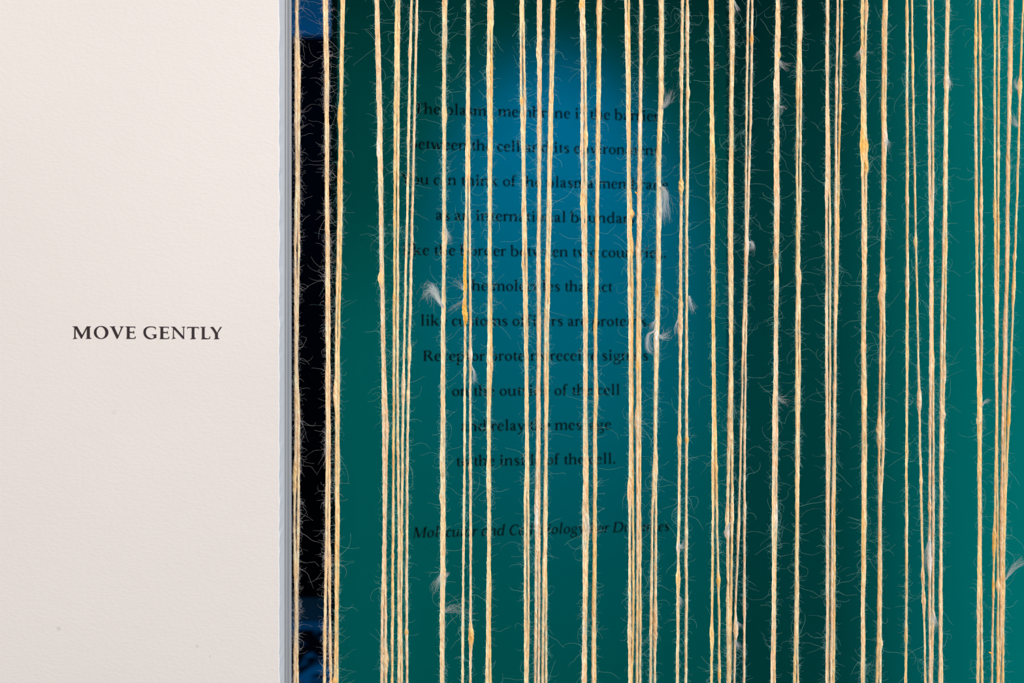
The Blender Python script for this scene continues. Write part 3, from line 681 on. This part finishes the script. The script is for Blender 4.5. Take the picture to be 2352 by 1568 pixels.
strand('ae', 1752, [1297, 1300, 1300, 1301, 1301, 1295, 1294, 1291, 1287], 3.0, CREAM, 'single straight yarn strand, left of the one with the spindle lumps', [(458, 9, 1.3, 0, PINK), (655, 24, 1.4, 0, PINK), (1458, 16, 1.2, -0.5, GOLD), (30, 20, 0.8, 0, None), (1035, 14, 0.8, 0.5, None)], 0, 0.85)
strand('af', 1752, [1342, 1352, 1367, 1383, 1399, 1415, 1432, 1452, 1465], 2.3, CREAM, 'single leaning yarn strand with spindle-shaped lumps, drifting right downward', [(555, 14, 2.2, -1.6, GOLD), (918, 22, 2.9, 0, PINK), (1325, 16, 2.2, -0.5, BROWN), (1378, 22, 2.2, 0.3, BROWN), (145, 40, 0.9, 0.5, GOLD), (1104, 7, 1.2, 0, CREAM)], 0, 0.8)
strand('ag', 1752, [1497, 1497, 1503, 1512, 1511, 1507, 1502, 1502, 1504], 2.8, PINK, 'left strand of the pair with a woolly pale patch low down', [(1265, 36, 2.0, -0.5, PALE), (1300, 18, 1.6, -1, PALE), (110, 24, 1.0, -0.5, GOLD), (1165, 20, 1.2, 0, BROWN)], 0)
strand('ah', 1752, [1530, 1534, 1532, 1526, 1530, 1536, 1534, 1531, 1522], 2.8, PINK, 'right strand of the pair with the woolly pale patch, white fluff near bottom', [(1420, 16, 1.6, 1, PALE), (826, 14, 0.9, 0.6, None)], 1)
strand('ai', 1752, [1661, 1646, 1638, 1624, 1608, 1604, 1600, 1596, 1593], 2.9, CREAM, 'left strand of the leaning pair beside the wide bare teal stretch', [(185, 16, 1.6, -1, PINK)], 0, 0.85)
strand('aj', 1752, [1669, 1661, 1653, 1646, 1636, 1619, 1608, 1607, 1611], 2.9, CREAM, 'right strand of the leaning pair beside the wide bare teal stretch', [(190, 16, 1.8, 1.2, PALE), (860, 22, 1.7, 1.5, PINK), (953, 8, 1.8, 1.5, PINK), (560, 20, 0.9, 1, GOLD)], 1, 0.85)
strand('ak', 1752, [1919, 1917, 1920, 1927, 1936, 1946, 1949, 1942, 1938], 2.9, GOLD, 'left golden strand of the pair right of the wide bare teal stretch, joined by knot', [(500, 40, 1.1, 0, None), (965, 9, 1.6, -0.5, CREAM), (85, 30, 0.7, 0, None)], 0, 0.6)
strand('al', 1752, [1951, 1961, 1966, 1967, 1967, 1962, 1959, 1968, 1972], 2.8, GOLD, 'right golden strand of the pair right of the wide bare teal stretch', [(470, 16, 1.1, 0, None), (85, 30, 0.8, 0, None)], 1, 0.6)
strand('am', 1752, [2088, 2089, 2091, 2095, 2101, 2101, 2088, 2072, 2063], 2.4, GOLD, 'thin golden strand, left of a close pair, dark speck and orange straw low down', [(480, 24, 1.2, -0.5, GOLD), (1248, 34, 2.2, -1, ORANGE), (1368, 5, 0.6, 0, BROWN), (1345, 20, 0.9, 0, ORANGE)], 0, 0.6)
strand('an', 1752, [2124, 2125, 2122, 2119, 2110, 2109, 2113, 2117, 2113], 2.5, GOLD, 'thin golden strand, right of a close pair, cream knot low down', [(355, 8, 1.5, 0.8, CREAM), (1343, 12, 2.0, -0.5, CREAM)], 1, 0.6)
strand('ao', 1752, [2228, 2217, 2203, 2193, 2176, 2158, 2148, 2143, 2131], 3.0, BROWN, 'greyish brown strand left in the thick bundle near the right edge', [(1180, 60, 0.6, 0, None), (745, 30, 1.0, 0, BROWN)], 0, 0.8)
strand('ap', 1752, [2246, 2231, 2213, 2206, 2192, 2178, 2172, 2163, 2163], 2.9, GOLD, 'yellow-brown strand right in the thick bundle near the right edge', [(555, 26, 1.0, 0, BROWN)], 1, 0.8)
strand('aq', 1752, [2345, 2318, 2296, 2268, 2239, 2208, 2180, 2168, 2160], 2.6, GOLD, 'rightmost golden strand, slanting left behind the thick bundle', [(200, 20, 2.8, -2, GOLD), (590, 8, 1.5, -1, CREAM), (665, 30, 1.6, 0, GOLD), (960, 18, 1.0, 0, ORANGE)], 2.4, 0.7)

# depth of every strand: pairs lie side by side and never cut through one another
keys = list(S)
for i_, k_ in enumerate(keys):
    s = S[k_]
    # lightly wandering centreline
    s['cx'] = pchip(YS, s['x'], YG) + snoise(NG, 7, 0.28) + snoise(NG, 20, 0.45)
    taper = 1 + snoise(NG, 26, 0.17) + snoise(NG, 5, 0.09)
    s['r'] = s['rad'] * taper
    prof_c = np.tile(np.array(s['tint'])[None, :], (NG, 1)) * (0.95 + snoise(NG, 22, 0.11) + snoise(NG, 5, 0.08))[:, None] ** np.array([0.6, 1.0, 1.6])
    wmix = (snoise(NG, 40, 0.5) + 0.3).clip(0, 0.7)[:, None]
    prof_c = prof_c * (1 - wmix) + np.array(random.choice([CREAM, PINK, GOLD, CREAM]))[None, :] * wmix
    for (y, hl, er, dx, tc_) in s['slubs']:
        t = (YG - y) / hl
        g = np.where(np.abs(t) < 1.6, np.exp(-(np.abs(t) ** 2.4) * 1.1), 0)
        lump = g * (1 + snoise(NG, 3, 0.12))
        s['r'] = s['r'] + er * lump
        s['cx'] = s['cx'] + dx * g * 0.55
        if tc_ is not None:
            prof_c = prof_c * (1 - 0.8 * g[:, None]) + np.array(tc_)[None, :] * 0.8 * g[:, None]
    s['col'] = prof_c
    s['y'] = np.full(NG, DEPTH)

for i_, k_ in enumerate(keys):
    s = S[k_]
    for j_ in range(max(0, i_ - 4), i_):
        o = S[keys[j_]]
        need = (s['r'] + o['r']) * 1.16 * PXM
        dx = np.abs(s['cx'] - o['cx']) * PXM
        gap = np.sqrt(np.maximum(need ** 2 - dx ** 2, 0))
        sm = np.convolve(np.pad(gap, 20, mode='edge'), np.hanning(41) / np.hanning(41).sum(), 'valid')
        gap = np.maximum(gap, sm)
        s['y'] = np.where(gap > 0, np.maximum(s['y'], o['y'] + gap), s['y'])
    s['y'] = np.convolve(np.pad(s['y'], 8, mode='edge'), np.ones(17) / 17, 'valid')

TUFTS = {}     # key: list of (points px [(x, y, toward camera px)], spread px, count, colour)
SLUBS = {}     # key: list of (y0, y1, dx px, max radius px, colour, label)
STRAWS = {}    # key: list of (x0, y0, x1, y1, radius px)
TUFTS['m'] = [([(1018, 705, 2), (1008, 690, 4), (1000, 674, 5), (992, 664, 5), (986, 668, 4), (984, 682, 3)], 9, 90, PALE), ([(1015, 1318, 2), (1003, 1335, 4), (996, 1350, 5)], 10, 26, PALE)]
TUFTS['n'] = [([(1021, 520, 3), (1026, 535, 4), (1032, 552, 4)], 5, 40, PALE), ([(1022, 1330, 2), (1026, 1322, 4), (1029, 1316, 4)], 2.5, 34, PALE), ([(1020, 1405, 2), (1032, 1398, 4), (1046, 1396, 5), (1060, 1404, 3)], 14, 26, PALE)]
TUFTS['p'] = [([(1083, 840, 2), (1089, 858, 4), (1087, 878, 4)], 4, 34, PALE)]
TUFTS['o'] = [([(1064, 665, 2), (1058, 652, 4), (1052, 645, 4)], 8, 26, PALE), ([(1070, 660, 3), (1064, 690, 4), (1050, 700, 4), (1030, 713, 3)], 5, 14, PALE)]
TUFTS['z'] = [([(1349, 1195, 2), (1352, 1210, 3), (1353, 1222, 3)], 4, 30, PALE)]
TUFTS['hh'] = [([(1516, 430, 3), (1524, 436, 5), (1527, 450, 5), (1524, 470, 4), (1522, 500, 3)], 9, 110, PALE), ([(1518, 250, 2), (1528, 240, 4), (1534, 228, 4), (1540, 215, 3)], 8, 50, PALE), ([(1514, 770, 2), (1520, 774, 4), (1528, 772, 4), (1530, 764, 3)], 8, 50, PALE)]
TUFTS['gg'] = [([(1506, 758, 4), (1496, 764, 5), (1489, 768, 5), (1487, 782, 4), (1488, 800, 3), (1494, 808, 2)], 3.5, 60, PALE), ([(1507, 735, 4), (1499, 745, 5), (1496, 752, 4)], 4, 36, PALE)]
TUFTS['ii'] = [([(1558, 1250, 2), (1566, 1258, 4), (1572, 1250, 4)], 7, 40, PALE), ([(1560, 1370, 2), (1564, 1382, 3), (1566, 1388, 3)], 6, 26, PALE), ([(1558, 732, 2), (1552, 748, 4), (1552, 765, 3)], 4, 20, PALE)]
TUFTS['jj'] = [([(1583, 680, 2), (1586, 700, 3), (1590, 712, 3)], 8, 36, PALE)]
TUFTS['mm'] = [([(1676, 1200, 3), (1671, 1215, 5), (1668, 1228, 5)], 4, 46, PALE)]
TUFTS['nn'] = [([(1687, 2, 2), (1690, 12, 4), (1695, 24, 4)], 4, 40, PALE)]
TUFTS['oo'] = [([(1690, 1425, 2), (1696, 1432, 4), (1701, 1438, 4)], 4, 26, PALE), ([(1688, 1470, 2), (1693, 1480, 4), (1698, 1488, 4)], 5, 30, PALE)]
TUFTS['pp'] = [([(1718, 558, 2), (1726, 556, 4), (1730, 564, 5), (1724, 572, 4)], 5, 46, PALE)]
TUFTS['rr'] = [([(1790, 140, 2), (1796, 150, 4), (1808, 154, 3)], 8, 30, PALE), ([(1788, 245, 2), (1795, 246, 4), (1797, 252, 3)], 7, 30, PALE), ([(1785, 912, 2), (1790, 916, 4), (1800, 918, 3)], 9, 36, PALE)]
TUFTS['yy'] = [([(1981, 115, 2), (1975, 120, 4), (1971, 132, 4)], 5, 26, PALE)]
TUFTS['ad'] = [([(2036, 318, 2), (2039, 328, 4), (2040, 336, 3)], 6, 30, PALE)]
TUFTS['ag'] = [([(2135, 1240, 2), (2133, 1262, 4), (2136, 1300, 3)], 8, 60, PALE)]
TUFTS['ah'] = [([(2143, 1408, 2), (2147, 1424, 4), (2150, 1436, 4)], 6, 46, PALE)]
TUFTS['aj'] = [([(2178, 180, 2), (2181, 190, 4), (2180, 198, 3)], 6, 36, PALE)]
TUFTS['al'] = [([(2254, 935, 2), (2262, 922, 4), (2272, 919, 4)], 4, 26, PALE)]
TUFTS['ap'] = [([(2310, 1330, 2), (2318, 1318, 4), (2330, 1302, 4), (2352, 1288, 3)], 6, 34, PALE)]
TUFTS['aq'] = [([(2338, 205, 2), (2335, 196, 4), (2336, 184, 4)], 7, 40, CREAM), ([(2338, 290, 2), (2332, 282, 4), (2326, 270, 4)], 7, 44, CREAM)]
SLUBS['o'] = [(560, 752, -0.4, 6.0, ORANGE, 'long twisted orange lump')]
SLUBS['ii'] = [(404, 452, 0.2, 6.0, GOLD, 'oval orange lump')]
SLUBS['af'] = [(893, 950, 0.2, 5.6, PINK, 'pinkish spindle lump')]
SLUBS['oo'] = [(1416, 1478, 1.0, 5.4, PINK, 'pinkish fluffy lump')]
STRAWS['ee'] = [(1458, 440, 1465, 446, 1.6)]
STRAWS['am'] = [(2271, 1497, 2281, 1502, 1.9)]


def centre(s, y):
    i = int(np.clip((y - YG[0]) / STEP, 0, NG - 1))
    return s['cx'][i], s['y'][i], s['r'][i]


def px3(x, y, depth):
    k = (D + depth) / FPX
    return np.stack([(x - 1176.0) * k, depth + 0 * x, EYE - (y - 784.0) * k], -1)


for k_ in keys:
    s = S[k_]
    cx, dy, r = s['cx'], s['y'], s['r']
    C = px3(cx, YG, dy)
    Rm = r * PXM
    col = s['col']
    # the strand runs on beyond the picture, up to the lintel and down to the floor
    up_z = np.linspace(HEAD_Z, C[0, 2] + 0.02, 12)
    dn_z = np.linspace(C[-1, 2] - 0.02, 0.004, 24)
    ext = lambda zs, e: np.stack([np.full(len(zs), C[e, 0]), np.full(len(zs), C[e, 1]), zs], -1)
    C = np.vstack([ext(up_z, 0), C, ext(dn_z, -1)])
    Rm = np.concatenate([np.full(12, s['rad'] * PXM), Rm, np.full(24, s['rad'] * PXM)])
    col = np.vstack([np.tile(col[0], (12, 1)), col, np.tile(col[-1], (24, 1))])
    org = C[12 + NG // 2].copy()
    Vv, Fq, cc = tube(C, Rm, col)
    y_obj = quads_mesh('yarn_strand', Vv - org, Fq, M_YARN, None, cc)
    y_obj.location = org
    tag(y_obj, s['label'], 'string', GROUP)

    # loose fibres all along the strand
    ndown, nshort, nmid, nlong = 800, int(1300 * s['fuzz']), int(420 * s['fuzz']), int(38 * s['fuzz'])
    n = ndown + nshort + nmid + nlong
    clump = (1 + snoise(NG, 16, 0.9)).clip(0.05) ** 1.6
    idx = rng.choice(NG, n, p=clump / clump.sum())
    th = rng.uniform(0, 2 * math.pi, n)
    cen = px3(cx[idx], YG[idx] + rng.uniform(-1, 1, n), dy[idx])
    rad = (r[idx] * PXM * 0.9)
    outd = np.stack([np.cos(th), np.sin(th), np.zeros(n)], -1)
    root = cen + outd * rad[:, None]
    d0 = outd + np.stack([np.zeros(n), np.zeros(n), rng.normal(0, 0.9, n)], -1)
    ln = np.concatenate([rng.uniform(1.5, 4.5, ndown), rng.uniform(3, 11, nshort), rng.uniform(9, 26, nmid), rng.uniform(26, 70, nlong)]) * PXM
    om = np.concatenate([rng.normal(0, 0.2, ndown), rng.normal(0, 0.55, nshort), rng.normal(0, 0.55, nmid), rng.normal(0, 0.22, nlong)])
    r0 = np.concatenate([rng.uniform(0.025, 0.04, ndown), rng.uniform(0.030, 0.050, nshort), rng.uniform(0.038, 0.058, nmid), rng.uniform(0.046, 0.070, nlong)]) * 1e-3
    hc = np.array((0.90, 0.90, 0.93) if k_ in 'abcd' else (0.46, 0.88, 0.86))[None, :] * rng.uniform(0.75, 1.05, (n, 1))  # cast of the teal background put into the colour of the whitish fibres
    hv, hf, hcol = hairs(root, d0, ln, om, 0.20, r0, hc)
    hv = keep_clear(hv)
    fz = quads_mesh('fuzz', hv - org, hf, M_FUZZ, y_obj, np.clip(hcol, 0, 0.95))
    tag(fz, kind='stuff')

    for (pts, spread, cnt, tcol) in TUFTS.get(k_, []):
        px_, py_ = pts[0][0], pts[0][1]
        c0 = centre(s, py_)
        base = np.array([[a, b, c] for a, b, c in pts], float)
        cur = np.array(catmull([tuple(q) for q in base], 5))
        m_ = len(cur)
        w = np.linspace(0.25, 1, m_)[None, :, None] ** 1.2
        offs = rng.normal(0, 1, (cnt, 1, 3)) * spread * np.array([0.8, 0.8, 0.5])
        wob = np.cumsum(rng.normal(0, spread * 0.20, (cnt, m_, 3)), 1)
        pp = cur[None] + offs * w + wob * w
        dep = c0[1] - c0[2] * PXM * 0.4 - pp[..., 2] * PXM
        pw = px3(pp[..., 0], pp[..., 1], dep)
        # turn the polylines into thin three-sided fibres
        Dn = np.gradient(pw, axis=1); Dn /= np.linalg.norm(Dn, axis=-1)[..., None] + 1e-9
        u = np.cross(Dn, np.array([0, 1.0, 0])); u /= np.linalg.norm(u, axis=-1)[..., None] + 1e-9
        v = np.cross(Dn, u)
        rr = (rng.uniform(0.03, 0.055, (cnt, 1, 1)) * 1e-3) * np.linspace(1, 0.5, m_)[None, :, None]
        ring = np.stack([pw + (u * math.cos(a) + v * math.sin(a)) * rr for a in (0, 2.094, 4.189)], 2).reshape(-1, 3)
        bs = (np.arange(cnt) * m_ * 3)[:, None, None]; ii_ = (np.arange(m_ - 1) * 3)[None, :, None]; jj_ = np.arange(3)[None, None, :]; qq_ = (jj_ + 1) % 3
        ff = np.stack([bs + ii_ + jj_, bs + ii_ + qq_, bs + ii_ + 3 + qq_, bs + ii_ + 3 + jj_], -1).reshape(-1, 4)
        tcv = np.repeat(np.clip(np.array((0.84, 0.90, 0.88))[None, :] * rng.uniform(0.85, 1.15, (cnt, 1)), 0, 0.95), m_ * 3, 0)
        t_obj = quads_mesh('tuft', ring - org, ff, M_FUZZ, y_obj, tcv)
        t_obj['label'] = 'whitish tuft of loose fibres'

    for (y0, y1, dx, mr, scol, lab) in SLUBS.get(k_, []):
        ysl = np.arange(y0, y1 + 0.1, 1.5)
        t = (ysl - y0) / (y1 - y0)
        ic = np.clip(((ysl - YG[0]) / STEP).astype(int), 0, NG - 1)
        if k_ == 'o':
            prof = np.interp(t, [0, .15, .35, .5, .62, .74, .84, .92, 1], [.15, .55, .62, .72, .55, .80, 1.0, .75, .1])
            wav = np.interp(t, [0, .4, .5, .7, .8, .86, .92, 1], [0, -0.8, 0.8, -1.0, -1.8, 0.2, 0.8, 0])
        else:
            prof = np.sin(np.pi * t.clip(0.02, 0.98)) ** 0.8
            wav = 0 * t
        xx = np.interp(ysl, YG, cx) + dx + wav
        Cs = px3(xx, ysl, np.interp(ysl, YG, dy) - 0.0003)
        cs = np.tile(np.array(scol)[None, :], (len(ysl), 1)) * (1 + snoise(len(ysl), 6, 0.12))[:, None]
        sv, sf, scc = tube(Cs, np.maximum(prof * mr, 0.5) * PXM, cs, sides=16, twist=0.13, ridge=0.085)
        so_ = quads_mesh('slub', sv - org, sf, M_YARN, y_obj, scc)
        so_['label'] = lab

    for (x0, y0, x1, y1, rp) in STRAWS.get(k_, []):
        c0 = centre(s, y1)
        ys_ = np.linspace(0, 1, 8)
        Cs = px3(x0 + (x1 - x0) * ys_, y0 + (y1 - y0) * ys_, c0[1] - 0.0008 * (1 - ys_) + 0 * ys_)
        # chips run sideways, so ring them about their own axis
        ax = Cs[-1] - Cs[0]; ax /= np.linalg.norm(ax)
        u = np.cross(ax, [0, 1, 0]); u /= np.linalg.norm(u); v = np.cross(ax, u)
        a = np.linspace(0, 2 * math.pi, 8, endpoint=False)
        rad_ = rp * PXM * np.array([0.3, 0.9, 1, 1, 1, 0.95, 0.8, 0.4])
        vv = (Cs[:, None, :] + rad_[:, None, None] * (np.cos(a)[None, :, None] * u + 0.6 * np.sin(a)[None, :, None] * v)).reshape(-1, 3)
        i = np.arange(7)[:, None] * 8; j = np.arange(8)[None, :]; q = (j + 1) % 8
        ff = np.stack([i + j, i + q, i + 8 + q, i + 8 + j], -1).reshape(-1, 4)
        st = quads_mesh('straw', vv - org, ff, M_YARN, y_obj, np.tile(np.array(ORANGE)[None, :], (64, 1)))
        st['label'] = 'orange chip of straw'
